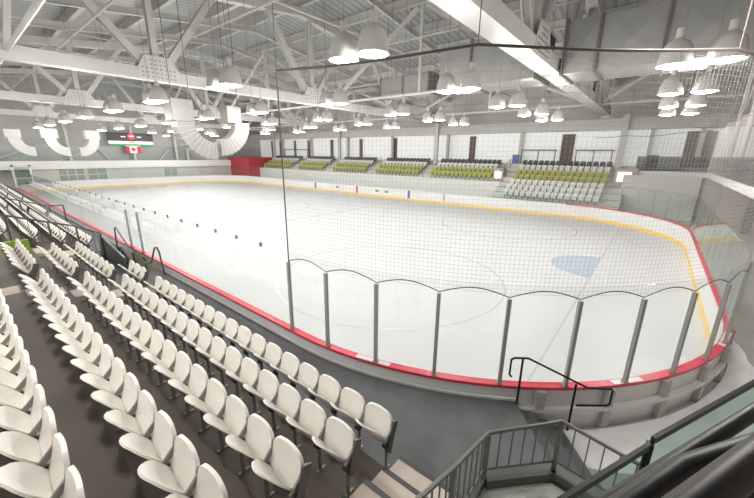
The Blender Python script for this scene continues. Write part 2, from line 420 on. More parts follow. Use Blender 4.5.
# terraces
TB = lambda k: -14.98 - .72 * k          # back edge of tread k
TZ = lambda k: WZ + .262 * k
b = MB()
for k in range(1, 9): b.box(-31, 27.45, TB(k), TB(k - 1), FZ, TZ(k))
struct(b.obj('floor_terrace', M_CONC))
def aisle(x0, x1, kmax, nm):
    s = MB(); t = MB()
    for k in range(0, kmax):
        z = TZ(k) + .131
        s.box(x0, x1, TB(k), TB(k) + .37, TZ(k), z); s.box(x0, x1, TB(k) - .36, TB(k), TZ(k + 1), TZ(k + 1) + .004)
        t.box(x0, x1, TB(k) + .31, TB(k) + .371, z + .001, z + .006); t.box(x0, x1, TB(k) - .06, TB(k) + .001, TZ(k + 1) + .0045, TZ(k + 1) + .009)
    o = struct(s.obj('trim_steps_' + nm, M_STEP)); t.obj('nosing_strip', M_DARK, o)
aisle(26.55, 27.43, 7, 'right'); aisle(17.6, 18.22, 7, 'left'); aisle(11.7, 12.6, 7, 'far')
# vomitory landing beside the camera
b = MB(); b.prism([(27.5, -20), (27.5, -14.35), (28.22, -13.72), (29.3, -13.85), (31.5, -13.85), (31.5, -20)], FZ, .93); struct(b.obj('floor_landing', M_PALEG))
b = MB(); b.beam((27.57, -14.28, .98), (28.2, -13.62, .98), .14, .16); b.beam((28.2, -13.62, .98), (29.3, -13.72, .98), .14, .16); b.beam((27.53, -14.3, .98), (27.53, -16.6, .98), .12, .16); struct(b.obj('trim_landing_curb', M_RAIL))

# ------------------------------------------------------------------ near seats
def seat_meshes():
    def hw(t): return .228 * (.80 + .20 * min(1, t / .45)) * (1 - .42 * max(0, (t - .5) / .5) ** 2.6)
    def back(u, v):
        a = u * 2 - 1; w = hw(v)
        return (a * w, .035 - .27 * v + .06 * a * a * (1 - .2 * v), .31 + .42 * v - .03 * a * a * max(0, v - .6) / .4)
    bk = MB().shell(back, 8, 10, .02).mesh('backrest', M_SEAT, True)
    def pw(t): return .224 * (1 - .30 * max(0, (t - .7) / .3) ** 3) * (.93 + .07 * min(1, t / .3))
    def pan(u, v):
        a = u * 2 - 1
        return (a * pw(v), .06 + .11 * v + .018 * math.sin(v * PI) - .012 * a * a, .36 + .40 * v - .012 * a * a * v)
    pn = MB().shell(pan, 8, 10, -.035).mesh('seat_pan', M_SEAT, True)
    a = MB(); a.beam((.24, -.03, .44), (.24, .13, .60), .024, .05, (0, 0, 1)); a.beam((.24, .13, .60), (.24, .15, .66), .024, .05, (0, 1, 0)); ar = a.mesh('armrest', M_GREYM)
    l = MB(); l.box(.230, .250, -.02, .02, .0, .38); l.box(.222, .254, -.06, .08, 0, .015); lg = l.mesh('leg', M_GREYM)
    l = MB(); l.tube([(.205, .0, .40), (.256, .0, .40)], .06, 12); hg = l.mesh('hinge', M_DARK)
    e = MB(); e.prism([(-.02, .30), (.06, .22), (.10, .40), (.20, .66), (.10, .70), (.02, .48)], .257, .275)
    e2 = MB(); e2.raw([(v[2], v[0], v[1]) for v in e.v], e.f); ep = e2.mesh('end_panel', M_RAIL)
    simple = MB(); i = 0
    for me, k in ((bk, 0), (pn, 0), (ar, 1), (lg, 1), (hg, 1)):
        simple.raw([tuple(v.co) for v in me.vertices], [tuple(p.vertices) for p in me.polygons], k)
    sm = simple.mesh('folding_seat', [M_SEAT, M_DGAP], True)
    return bk, pn, ar, lg, ep, sm, hg
BK, PN, AR, LG, EP, SEATM, HG = seat_meshes()
ROW = ['front', 'second', 'third', 'fourth', 'fifth', 'sixth']
def seat_detailed(x, k, label, group, end=False):
    t = thing('folding_seat', label, 'seat', (x, -14.80 - .72 * k, TZ(k)), group)
    addobj('backrest', BK, t); addobj('seat_pan', PN, t); addobj('armrest', AR, t); addobj('leg', LG, t); addobj('hinge', HG, t)
    if end: addobj('end_panel', EP, t)
PITCH = .48
for k in range(6):
    for i in range(17):
        if k == 5 and i > 8: continue
        seat_detailed(26.2 - PITCH * i, k, 'white folding seat, %s from right aisle steps, %s row, nearest block' % (nth(i + 1), ROW[k]), 'white seats of the nearest block', i == 0)
for k, n in ((0, 3), (1, 9), (2, 7), (3, 7), (4, 4)):
    for i in range(n):
        seat_detailed(17.3 - PITCH * i, k, 'white folding seat, %s from left aisle steps, %s row beside stair pit' % (nth(i + 1), ROW[k]), 'white seats beside the stair pit', i == 0)
# the blocks further along the stand, each seat a few pixels
for bi, (xa, nseat) in enumerate(((11.3, 18), (1.6, 18), (-8.0, 18), (-17.5, 18))):
    for k, mx in ((0, 4), (1, 3), (2, 2), (3, 1)):
        if bi >= mx: continue
        for i in range(nseat):
            o = addobj('folding_seat', SEATM, None, (xa - PITCH * i, -14.80 - .72 * k, TZ(k)))
            tag(o, 'distant white folding seat, %s in %s row, %s block past stair pit' % (nth(i + 1), ROW[k], nth(bi + 1)), 'seat', 'distant white seats along the stand')

# ------------------------------------------------------------------ far stands
FY = lambda k: 15.2 + .85 * k
FSZ = lambda k: .95 + .44 * k
def far_seat_mesh(mname, m):
    s = MB()
    def back(u, v):
        a = u * 2 - 1; w = .235 * (1 - .15 * max(0, v - .6) / .4)
        return (a * w, -.06 - .10 * v + .03 * a * a, .30 + .52 * v)
    s.shell(back, 4, 5, .03, 0)
    def pan(u, v):
        a = u * 2 - 1
        return (a * .2, .05 + .12 * v, .34 + .34 * v)
    s.shell(pan, 3, 3, -.05, 0)
    s.box(-.03, .03, -.08, .05, 0, .34, 1); s.box(-.245, -.21, -.10, .16, .3, .60, 1)
    return s.mesh(mname, [m, M_FGAP], True)
FW, FYM, FDM = far_seat_mesh('white_stadium_seat', M_FSEAT), far_seat_mesh('lime_stadium_seat', M_YSEAT), far_seat_mesh('charcoal_stadium_seat', M_DSEAT)
BL = [(16.85, 25.25), (7.6, 15.1), (-1.2, 6.2), (-9.0, -2.4), (-17.0, -10.8), (-26.2, -18.6)]
BN = ['rightmost block', 'second block', 'third block', 'fourth block', 'fifth block', 'leftmost block']
t_ = MB()
for k in range(0, 7): t_.box(16.2 if k < 3 else -27, 26.6, FY(k) - .40, FY(k + 1) - .40, FZ, FSZ(k))
t_.box(-27, 34.8, FY(7) - .4, 24, FZ, FSZ(7) + .0)
struct(t_.obj('floor_far_terrace', M_WALLG))
b = MB(); b.box(-27, 16.2, FY(3) - .46, FY(3) - .401, FZ, FSZ(3) + .02); struct(b.obj('wall_bench', M_WALLW))
SP = .53
for bi, (x0, x1) in enumerate(BL):
    n = int((x1 - x0) / SP + .01)
    for k in range(0, 7):
        if k < 3 and bi != 0: continue
        me, cname = (FDM, 'charcoal') if k == 6 else (FYM, 'lime green') if k in (3, 4) else (FW, 'white')
        if k == 3 and bi == 0: pass
        for i in range(n):
            x = x1 - SP * (i + .5) - (.0)
            o = addobj('stadium_seat', me, None, (x, FY(k), FSZ(k)), PI)
            tag(o, '%s seat across the ice, %s from right, %s row, %s' % (cname, nth(i + 1), ('front' if k == 0 else nth(k + 1)) if bi == 0 else ('front' if k == 3 else nth(k - 2)), BN[bi]), 'seat', '%s seats across the ice' % cname)
# aisle hand rails between far blocks
for i, x in enumerate((16.0, 6.9, -1.8, -9.9, -17.9)):
    m = MB(); m.tube([(x, FY(3) - .3, FSZ(3) + .0), (x, FY(3) - .3, FSZ(3) + .9), (x, FY(6) + .2, FSZ(6) + .9), (x, FY(6) + .2, FSZ(6))], .035, 6)
    tag(m.obj('aisle_handrail', M_RAIL), 'dark sloping handrail in the far stand aisle, %s from the right' % nth(i + 1), 'handrail', 'far aisle handrails')
# portal with lit doorway beside the rightmost block
b = MB(); b.box(25.75, 27.3, 17.6, 18.9, FZ, 3.95); o = tag(b.obj('portal_housing', M_TAN), 'taupe stair portal with glowing doorway right of the far seats', 'portal')
m = MB(); m.box(25.95, 26.9, 17.55, 17.599, 2.85, 3.65); m.obj('lit_opening', M_GLOW, o)
b = MB(); b.box(15.15, 16.2, 18.1, 18.9, 2.3, 3.6); o = tag(b.obj('portal_housing', M_TAN), 'taupe stair portal with glow between the two right far blocks', 'portal')
m = MB(); m.box(15.3, 16.0, 18.05, 18.099, 2.55, 3.3); m.obj('lit_opening', M_GLOW, o)
b = MB(); b.box(26.4, 31.2, 17.2, 17.4, FZ, 3.45); struct(b.obj('wall_far_corner', M_WALLG))

# far wall: glowing translucent panels between columns
b = MB(); b.box(-35, 36, 22.6, 22.8, 4.0, 7.25); struct(b.obj('wall_far', M_POLY))
b = MB(); b.box(-35, 36, 22.9, 23.1, 7.2, 14); struct(b.obj('wall_far_upper', M_WALLG))
b = MB(); b.box(-35, 36, 20.6, 22.6, 7.25, 7.45); b.box(-35, 36, 20.5, 20.62, 7.2, 8.15); struct(b.obj('trim_far_fascia', M_STEEL))
b = MB(); b.box(-34.4, 34.9, 20.63, 20.7, 7.62, 7.68); b.box(-34.4, 34.9, 20.63, 20.7, 7.9, 7.95); tag(b.obj('pipe_run', M_STEELG), 'grey pipe run along the beam above the far wall', 'pipe')
for i, x in enumerate((30.9, 27.6, 25.4, 16.4, 7.5, -1.2, -9.8, -18.5, -26.5)):
    m = MB(); m.ibeam((x, 22.2, 4.03), (x, 22.2, 7.25), .32, .3, .04, (0, 1, 0)); tag(m.obj('wall_column', M_STEEL), 'white steel column at the far wall, %s from the right' % nth(i + 1), 'column', 'far wall columns')
for i, (x, w) in enumerate(((30.9, 1.9), (20.9, 1.15), (10.6, .75), (-.9, .55), (-7.4, .6), (-13.8, .65), (-19.6, .6), (-23.4, .55), (-27.6, .8), (-30.2, .9))):
    m = MB(); m.box(x - w / 2, x + w / 2, 22.5, 22.6, 4.05, 7.0); tag(m.obj('wall_banner', M_BROWN), 'dark brown upright panel on the far wall, %s from the right' % nth(i + 1), 'panel', 'dark far wall panels')
for i, (x0, x1) in enumerate(((16.6, 20.1), (21.8, 25.0), (-25.6, -19))):
    t = thing('drink_rail', ['dark counter rail on the far wall, left of the brown panel', 'dark counter rail on the far wall, right of the brown panel', 'dark railing high on the far wall near the red corner'][i], 'rail', (x0, 21.8, 4.03))
    m = MB(); m.box(x0, x1, 21.75, 21.85, 5.38, 5.5); m.obj('top_rail', M_RAIL, t)
    for x in (x0 + .1, (x0 + x1) / 2, x1 - .1):
        m = MB(); m.box(x - .04, x + .04, 21.76, 21.84, 4.03, 5.38); m.obj('post', M_RAIL, t)
b = MB(); b.box(16.05, 16.55, 20.8, 21.3, 4.03, 4.85); o = tag(b.obj('bin', M_BLUE), 'small blue bin at the top of the far aisle', 'bin'); m = MB(); m.box(16.02, 16.58, 20.77, 21.33, 4.85, 4.95); m.obj('lid', M_DARK, o)
# red corner block
b = MB(); b.box(-34, -27.1, 15.3, 22.4, FZ, 4.0); struct(b.obj('wall_red_corner', M_REDW))

# right end balcony
BZ = 3.78
b = MB(); b.prism([(27.0, 18.0), (31.5, 18.0), (31.5, -3), (39, -3), (39, 22.5), (27.0, 22.5)], BZ - .36, BZ); struct(b.obj('floor_balcony', M_WALLW))
bal = thing('balcony_balustrade', 'dark tinted glass balustrade along the right balcony edge', 'balustrade', (31.4, 18, BZ))
runs = [((27.1, 18.06), (31.44, 18.06))] + [((31.56, 18.0 - 3.0 * i), (31.56, 15.1 - 3.0 * i)) for i in range(7)]
rail = MB()
for (x0, y0), (x1, y1) in runs:
    m = MB(); m.beam((x0, y0, BZ + .56), (x1, y1, BZ + .56), .02, 1.06); m.obj('glass_panel', M_GLASSD, bal)
    rail.beam((x0, y0, BZ + 1.12), (x1, y1, BZ + 1.12), .05, .05)
rail.obj('top_rail', M_RAIL, bal)
for p in [(27.1, 18.06), (28.6, 18.06), (30.0, 18.06)] + [(31.56, 18 - 3 * i) for i in range(8)]:
    m = MB(); m.box(p[0] - .03, p[0] + .03, p[1] - .03, p[1] + .03, BZ + .001, BZ + 1.1); m.obj('post', M_RAIL, bal)
for i, (x, y) in enumerate(((31.95, 13.9), (32.0, 10.2), (33.6, 12.0))):
    m = MB(); m.tube([(x, y, BZ), (x, y, 12.7)], .13, 10); tag(m.obj('balcony_column', M_STEEL), '%s white tube column standing on the right balcony' % ['farther', 'nearer', 'rear'][i], 'column')
b = MB(); b.beam((31.95, 13.75, 7.6), (32.0, 10.35, 10.2), .12, .12); tag(b.obj('diagonal_brace', M_STEEL), 'white diagonal brace between the two balcony columns', 'brace')
b = MB(); b.box(35.0, 35.2, -24, 22.6, FZ, 14); struct(b.obj('wall_right', M_TAN))
b = MB(); b.box(32.4, 35.0, 16.2, 16.4, FZ, BZ - .36); struct(b.obj('wall_right_return', M_TAN))
b = MB(); b.box(33.4, 33.8, 13.5, 13.9, FZ, BZ - .37); tag(b.obj('square_column', M_DARK), 'dark square column under the right balcony', 'column')
for i, (y, z) in enumerate(((13.0, 9.1), (16.4, 8.6))):
    m = MB(); m.box(34.85, 34.99, y - .8, y + .8, z, z + 1.5); tag(m.obj('wall_banner', M_REDW), ['red banner high on the right wall, larger one', 'red banner high on the right wall, farther one'][i], 'banner')
b = MB(); b.box(27.6, 28.4, 18.5, 19.0, BZ + .0, BZ + 1.25); tag(b.obj('equipment_case', M_DARK), 'black equipment case behind the balcony glass', 'case')

# left end
b = MB(); b.box(-34.7, -34.5, -24, 22.6, FZ, 14); struct(b.obj('wall_left', mat('grey_end_wall', (.46, .46, .44), .6, noise=.06)))
b = MB(); b.box(-33.5, -33.3, -11, 15.3, FZ, 2.8); struct(b.obj('wall_left_lower', M_WALLG))
b = MB(); b.box(-34.5, -33.0, -24, 22.4, 2.72, 2.9); b.box(-33.12, -32.95, -24, 15.2, 2.45, 3.5); struct(b.obj('trim_left_fascia', mat('bright_white_fascia', (.90, .90, .885), .5)))
b = MB(); b.box(-34.49, -34.3, -24, 22.4, 3.0, 5.6); struct(b.obj('wall_left_glazing', mat('grey_green_glazing', (.33, .37, .35), .3, noise=.06)))
def window(n, y0, y1, z0, z1, nx, nz, x=-33.3):
    f = MB(); w = .08
    f.box(x, x + .06, y0, y1, z0, z0 + w); f.box(x, x + .06, y0, y1, z1 - w, z1)
    for i in range(nx + 1): yy = y0 + (y1 - y0) * i / nx; f.box(x, x + .06, yy - w / 2, yy + w / 2, z0, z1)
    for i in range(1, nz): zz = z0 + (z1 - z0) * i / nz; f.box(x, x + .05, y0, y1, zz - w / 2, zz + w / 2)
    o = struct(f.obj('window_%d' % n, M_WHITE)); m = MB(); m.box(x + .005, x + .015, y0, y1, z0, z1); m.obj('pane', mat('dim_pane', (.36, .40, .38), .15), o)
window(1, -8.6, -5.9, .8, 2.5, 3, 2); window(2, -5.6, -3.4, .8, 2.5, 2, 2); window(3, 4, 6, 1.0, 2.3, 2, 1)
f = MB(); f.box(-31.1, -30.9, -13.0, -12.8, FZ, 3.1); f.box(-31.1, -30.9, -11.5, -11.3, FZ, 3.1); f.box(-31.1, -30.9, -13.0, -11.3, 2.9, 3.1); f.box(-31.08, -30.92, -12.8, -11.5, 1.5, 1.6)
o = struct(f.obj('door_1', M_WHITE)); m = MB(); m.box(-31.02, -30.98, -12.8, -11.5, FZ, 2.9); m.obj('pane', M_GLASSG, o)
for i, (y0, y1) in enumerate(((-15.5, -10.5), (-9.5, -4), (-2.2, -3.8), (3.4, 5.4))):
    m = MB(); m.beam((-33.9, y0, 3.0), (-33.9, y1, 5.2), .16, .16); tag(m.obj('diagonal_brace', M_STEEL), 'white diagonal brace above the distant fascia, %s from the left' % nth(i + 1), 'brace', 'distant end braces')
for i, y in enumerate((-14.2, -7.0, .4, 6.3, 8.0)):
    m = MB(); m.box(-33.5, -33.2, y - .15, y + .15, 2.91, 8.4); tag(m.obj('end_column', M_STEEL), 'white steel column above the distant fascia, %s from the left' % nth(i + 1), 'column', 'distant end columns')
# scoreboard
sb = thing('scoreboard', 'black scoreboard with red roundel over white and green strips', 'scoreboard', (-33.2, .25, 5.6))
m = MB(); m.box(-33.3, -33.1, -2.6, 3.1, 6.25, 7.4); m.obj('panel', M_SBLACK, sb)
m = MB(); m.box(-33.3, -33.08, -2.55, 3.05, 5.88, 6.24); m.obj('white_strip', M_SWHITE, sb)
m = MB(); m.box(-33.3, -33.08, -2.6, 3.1, 5.62, 5.87); m.obj('green_strip', M_SGREEN, sb)
m = MB(); m.tube([(-33.1, .28, 6.95), (-33.06, .28, 6.95)], .46, 24); m.obj('roundel', M_SRED, sb)
m = MB(); m.box(-33.05, -33.04, .02, .54, 6.88, 7.02); m.obj('roundel_mark', M_SWHITE, sb)
m = MB(); m.box(-33.1, -33.07, -1.0, -.45, 6.8, 6.92); m.box(-33.1, -33.07, 1.0, 1.55, 6.8, 6.92); m.obj('team_marks', M_SWHITE, sb)
m = MB(); m.box(-33.1, -33.06, -.1, .75, 5.95, 6.2); m.obj('clock_digits', M_YEL, sb)
for y in (-2.2, 2.7):
    m = MB(); m.tube([(-33.2, y, 7.4), (-33.2, y, 12.6)], .04, 6); m.obj('hanger', M_GREYM, sb)
fl = thing('flag', 'red and white flag with a red maple leaf hanging under the scoreboard', 'flag', (-33.05, .3, 4.55))
m = MB(); m.box(-33.06, -33.03, -.65, -.18, 4.55, 5.5); m.box(-33.06, -33.03, .78, 1.25, 4.55, 5.5); m.obj('red_bands', M_FLAGR, fl)
m = MB(); m.box(-33.06, -33.03, -.18, .78, 4.55, 5.5); m.obj('white_field', M_FLAGW, fl)
leaf = [(0, 1), (.14, .72), (.3, .8), (.26, .38), (.5, .6), (.56, .5), (.9, .5), (.78, .26), (.88, .16), (.4, -.26), (.46, -.42), (.05, -.36), (.05, -.75)]
leaf = leaf + [(-x, y) for x, y in reversed(leaf[1:])]
m = MB(); e = MB(); e.prism([(x * .34, y * .38) for x, y in leaf], 0, .01)
m.raw([(-33.03 + v[2], .3 + v[0], 5.02 + v[1]) for v in e.v], e.f); m.obj('maple_leaf', M_FLAGR, fl)
m = MB(); m.box(-33.1, -33.05, -.65, 1.25, 5.5, 5.619); m.obj('flag_bar', M_WHITE, fl)

# ------------------------------------------------------------------ roof
RZ = lambda y: 12.0 + 3.2 * (1 - abs(y) / 24)
b = MB()
for s in (-1, 1): b.raw([(-35, 0, RZ(0)), (41, 0, RZ(0)), (41, 24 * s, RZ(24)), (-35, 24 * s, RZ(24)), (-35, 0, RZ(0) + .15), (41, 0, RZ(0) + .15), (41, 24 * s, RZ(24) + .15), (-35, 24 * s, RZ(24) + .15)], [(0, 1, 2, 3), (4, 7, 6, 5), (0, 4, 5, 1), (1, 5, 6, 2), (2, 6, 7, 3), (3, 7, 4, 0)])
struct(b.obj('ceiling', M_DECK))
b = MB(); b.box(-35, 41, -24, -23.8, FZ, 13); struct(b.obj('wall_near', M_WALLG))
py = [-21 + 3.5 * i for i in range(13)]
for i, y in enumerate(py):
    m = MB(); z = RZ(y) - .30; m.ibeam((-34.4, y, z), (34.9, y, z), .26, .55, .03)
    tag(m.obj('purlin', M_STEEL), 'long white roof purlin running the length of the hall, %s from the near wall' % nth(i + 1), 'beam', 'roof purlins')
ZB, DB = 8.42, .55
def truss(x, nodes, label, wid=.62, bolts=True):
    t = thing('roof_truss', label, 'truss', (x, 0, ZB))
    m = MB(); m.box(x - wid / 2, x + wid / 2, -23.7, 20.45, ZB, ZB + DB); m.obj('bottom_chord', M_STEEL, t)
    m = MB()
    for s in (-1, 1): m.beam((x, 0, RZ(0) - .85), (x, 23.4 * s, RZ(23.4) - .85), wid * .8, .5)
    m.obj('top_chord', M_STEEL, t)
    for a, c in zip(nodes[:-1], nodes[1:]):
        for p, q in ((a, min(a + 3.5, (a + c) / 2)), (c, max(c - 3.5, (a + c) / 2))):
            m = MB(); sgn = 1 if q > p else -1
            m.ibeam((x, p + sgn * .35, ZB + DB + .02), (x, q - sgn * .1, RZ(q) - 1.1), .34, .36, .05, (1, 0, 0)); m.obj('diagonal', M_STEEL, t)
    for p in nodes:
        m = MB(); m.ibeam((x, p, ZB + DB), (x, p, RZ(p) - 1.1), .3, .34, .05, (1, 0, 0)); m.obj('vertical', M_STEEL, t)
        for s in (-1, 1):
            xx = x + s * (wid / 2 + .012)
            m = MB(); m.raw([(xx - .01, p - .95, ZB + .06), (xx - .01, p + .95, ZB + .06), (xx - .01, p + .95, ZB + DB), (xx - .01, p + .6, ZB + DB + .62), (xx - .01, p - .6, ZB + DB + .62), (xx - .01, p - .95, ZB + DB),
                             (xx + .01, p - .95, ZB + .06), (xx + .01, p + .95, ZB + .06), (xx + .01, p + .95, ZB + DB), (xx + .01, p + .6, ZB + DB + .62), (xx + .01, p - .6, ZB + DB + .62), (xx + .01, p - .95, ZB + DB)],
                            [(0, 1, 2, 3, 4, 5), (11, 10, 9, 8, 7, 6)] + [(i, (i + 1) % 6, 6 + (i + 1) % 6, 6 + i) for i in range(6)])
            if s > 0 and bolts:
                for iy in range(8):
                    for iz in range(5):
                        yy = p - .75 + 1.5 * iy / 7; zz = ZB + .15 + iz * .2
                        if iz > 2 and abs(yy - p) > .5: continue
                        m.box(xx + .01, xx + .035, yy - .035, yy + .035, zz - .035, zz + .035, 1)
            m.obj('gusset_plate', [M_STEEL, M_BOLT], t)
truss(23.95, [-16.7, -9.7, -2.7, 4.3, 11.3, 18.3], 'nearest white roof truss crossing above the right end of the ice', .8)
truss(7.0, [-20.2, -9.7, .8, 11.3, 19.5], 'white roof truss over centre ice with bolted gusset plates')
truss(-9.7, [-20.2, -9.7, .8, 11.3, 19.5], 'third white roof truss, behind the centre one')
truss(-26.4, [-20.2, -9.7, .8, 11.3, 19.5], 'farthest white roof truss, near the scoreboard', .62, False)
for i, x in enumerate((23.95, 7.0, -9.7, -26.4)):
    m = MB(); m.box(x - .3, x + .3, 20.46, 20.49, 8.2, 9.0) ; m.box(x - .28 + 1.75 * (i == 0), x + .28 + 1.75 * (i == 0) - .1, 20.1, 20.44, 3.75, 8.41)
    tag(m.obj('roof_column', M_STEEL), 'tall white column carrying the far end of the %s roof truss' % ['nearest', 'centre', 'third', 'farthest'][i], 'column')
# sway bracing between trusses
xs = [34.95, 23.95, 7.0, -9.7, -26.4]
c = 0
for y in (-15.2, 2.7, 14.6):
    for a, d in zip(xs[:-1], xs[1:]):
        if a > 30 and y < 2.7: continue
        c += 1; mid = (a + d) / 2
        t = thing('sway_brace', 'white sway bracing between trusses, %s bay from right, %s line across' % (nth(xs.index(a) + 1), nth([-15.2, 2.7, 14.6].index(y) + 1)), 'brace', (mid, y, ZB + .3), 'roof sway braces')
        m = MB(); m.tube([(a - (.41 if a < 30 else 0), y, ZB + .3), (d + .41, y, ZB + .3)], .09, 8); m.obj('strut', M_STEEL, t)
        zt = RZ(y) - 1.2
        for p, q in ((a - .45, mid + .3), (d + .45, mid - .3)):
            m = MB(); m.beam((p, y, ZB + .45), (q, y, zt), .2, .2); m.obj('diagonal', M_STEEL, t)
        m = MB(); m.beam((mid, y, ZB + .4), (mid, y, zt), .16, .16); m.obj('post', M_STEEL, t)
# secondary cross beams under the purlins, midway between the trusses
for i, x in enumerate((29.5, 18.3, 12.6, 1.4, -4.2, -15.3, -20.9, -31)):
    m = MB()
    for s in (-1, 1): m.ibeam((x, 0, RZ(0) - .87), (x, 23.5 * s, RZ(23.5) - .87), .22, .4, .03)
    tag(m.obj('cross_beam', M_STEEL), 'white sloping cross beam under the roof purlins, %s from the right' % nth(i + 1), 'beam', 'roof cross beams')
for i, (y, z) in enumerate(((-12.2, 10.6), (-7.3, 11.2), (1.9, 11.7), (8.4, 11.0))):
    m = MB(); m.tube([(-34, y, z), (34.8, y, z)], .06, 6); tag(m.obj('sprinkler_pipe', M_STEELG), 'thin grey sprinkler pipe under the roof, %s from the near side' % nth(i + 1), 'pipe', 'sprinkler pipes')
for i, (x, z) in enumerate(((20.8, 10.4), (15.2, 10.8), (4.3, 10.6), (-2.0, 10.9))):
    m = MB(); m.tube([(x, -23, z), (x, 22.8, z)], .05, 6); tag(m.obj('conduit', M_STEELG), 'thin conduit crossing the hall under the roof, %s from the right' % nth(i + 1), 'pipe', 'roof conduits')

# big galvanised duct
dt = thing('air_duct', 'large grey sheet metal duct hanging at upper right behind the nearest truss', 'duct', (27, 1.2, 8.3))
for i, (x0, x1) in enumerate(((18.4, 20.2), (20.2, 23.4), (24.5, 25.75), (25.75, 27.9), (27.9, 30.4), (30.4, 34.8))):
    m = MB(); z0 = 8.32 if i > 1 else 8.32; y0 = .05
    m.box(x0 + .02, x1 - .02, y0, 2.4, z0, 10.35)
    for q in ((y0 - .004,)):
        m.face([(x0 + .02, q, z0), (x1 - .02, q, z0), ((x0 + x1) / 2, q - .05, (z0 + 10.35) / 2)]); m.face([(x1 - .02, q, z0), (x1 - .02, q, 10.35), ((x0 + x1) / 2, q - .05, (z0 + 10.35) / 2)])
        m.face([(x1 - .02, q, 10.35), (x0 + .02, q, 10.35), ((x0 + x1) / 2, q - .05, (z0 + 10.35) / 2)]); m.face([(x0 + .02, q, 10.35), (x0 + .02, q, z0), ((x0 + x1) / 2, q - .05, (z0 + 10.35) / 2)])
    m.obj('duct_section', M_DUCT, dt)
for x in (20.2, 23.42, 24.48, 25.75, 27.9, 30.4):
    m = MB(); m.box(x - .05, x + .05, -.06, 2.46, 8.24, 10.42); m.obj('flange', M_DUCTS, dt)
for x in (19.3, 21.5, 26.8, 29.5):
    m = MB(); m.tube([(x, .3, 10.3), (x, .3, RZ(.3) - .05)], .02, 5); m.obj('hanger', M_GREYM, dt)
d2 = thing('air_duct', 'grey duct hanging over centre ice behind the net', 'duct', (14, 3, 8.4))
m = MB(); m.box(11.5, 15.6, 3.6, 5.2, 8.9, 10.1); m.obj('duct_section', M_DUCT, d2)
for x in (11.5, 13.5, 15.6):
    m = MB(); m.box(x - .05, x + .05, 3.54, 5.26, 8.84, 10.16); m.obj('flange', M_DUCTS, d2)
    m = MB(); m.tube([(x, 4.4, 10.1), (x, 4.4, RZ(4.4) - .05)], .02, 5); m.obj('hanger', M_GREYM, d2)

# suspended square ducts with curved drops
def elbow(parent, x0, x1, ytop, ztop, sgn, r, t, name='elbow', mt=None):
    n = 10; vs = []
    for i in range(n + 1):
        a = PI / 2 * i / n
        for rr in (r - t / 2, r + t / 2):
            y = ytop + sgn * (r - rr * math.cos(a)); z = ztop - rr * math.sin(a)
            vs += [(x0, y, z), (x1, y, z)]
    fs = []
    for i in range(n):
        k = 4 * i; l = k + 4
        fs += [(k, k + 1, l + 1, l), (k + 2, l + 2, l + 3, k + 3), (k, l, l + 2, k + 2), (k + 1, k + 3, l + 3, l + 1)]
    fs += [(0, 2, 3, 1), (4 * n, 4 * n + 1, 4 * n + 3, 4 * n + 2)]
    m = MB(); m.raw(vs, fs); e = m.obj(name, mt or M_DUCTW, parent)
    s = MB()
    for i in range(0, n + 1):
        a = PI / 2 * i / n; pts = []
        for rr in (r - t / 2 - .02, r + t / 2 + .02):
            pts.append((ytop + sgn * (r - rr * math.cos(a)), ztop - rr * math.sin(a)))
        (ya, za), (yb, zb) = pts
        s.beam((x1 + .005, ya, za), (x1 + .005, yb, zb), .02, .03); s.beam((x0, yb, zb), (x1, yb, zb), .03, .03); s.beam((x0, ya, za), (x1, ya, za), .03, .03)
    s.obj('seam', M_STEELG, e)
def box_unit(x0, x1, y0, y1, z0, z1, el, label, brown=True):
    t = thing('duct_drop', label, 'duct', ((x0 + x1) / 2, (y0 + y1) / 2, z0))
    m = MB(); m.box(x0, x1, y0, y1, z0, z1); m.obj('plenum_box', M_DUCTN if brown else M_DUCTW, t)
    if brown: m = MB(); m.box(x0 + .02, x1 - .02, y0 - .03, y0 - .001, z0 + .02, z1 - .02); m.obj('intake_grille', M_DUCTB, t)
    for yy in (y0 + .1, y1 - .1):
        m = MB(); m.tube([(x1 - .1, yy, z1), (x1 - .1, yy, RZ(yy) - .6)], .016 if brown else .01, 5); m.obj('hanger', M_DARK if brown else M_GREYM, t)
    if el: elbow(t, x0 + .08, x1 - .08, *el, mt=M_DUCTN if brown else None)
box_unit(8.1, 9.0, -10.0, -8.95, 6.4, 7.45, (-9.4, 6.4, 1, 1.5, .9), 'larger hanging square duct with brown side and drop curving right')
box_unit(8.2, 9.0, -7.1, -6.3, 6.5, 7.4, (-6.2, 6.5, -1, 1.4, .85), 'smaller hanging square duct with drop curving left')
box_unit(-17.6, -16.8, -13.9, -12.9, 5.9, 6.6, (-13.4, 5.9, 1, 1.2, .8), 'distant hanging duct drop, leftmost under the roof', False)
box_unit(-17.6, -16.8, -11.6, -10.4, 5.95, 6.8, (-11.0, 5.95, 1, 1.25, .8), 'distant hanging square duct, middle of three', False)
box_unit(-17.6, -16.8, -8.3, -7.2, 5.95, 6.8, (-7.7, 5.95, -1, 1.25, .8), 'distant hanging duct drop near the scoreboard', False)

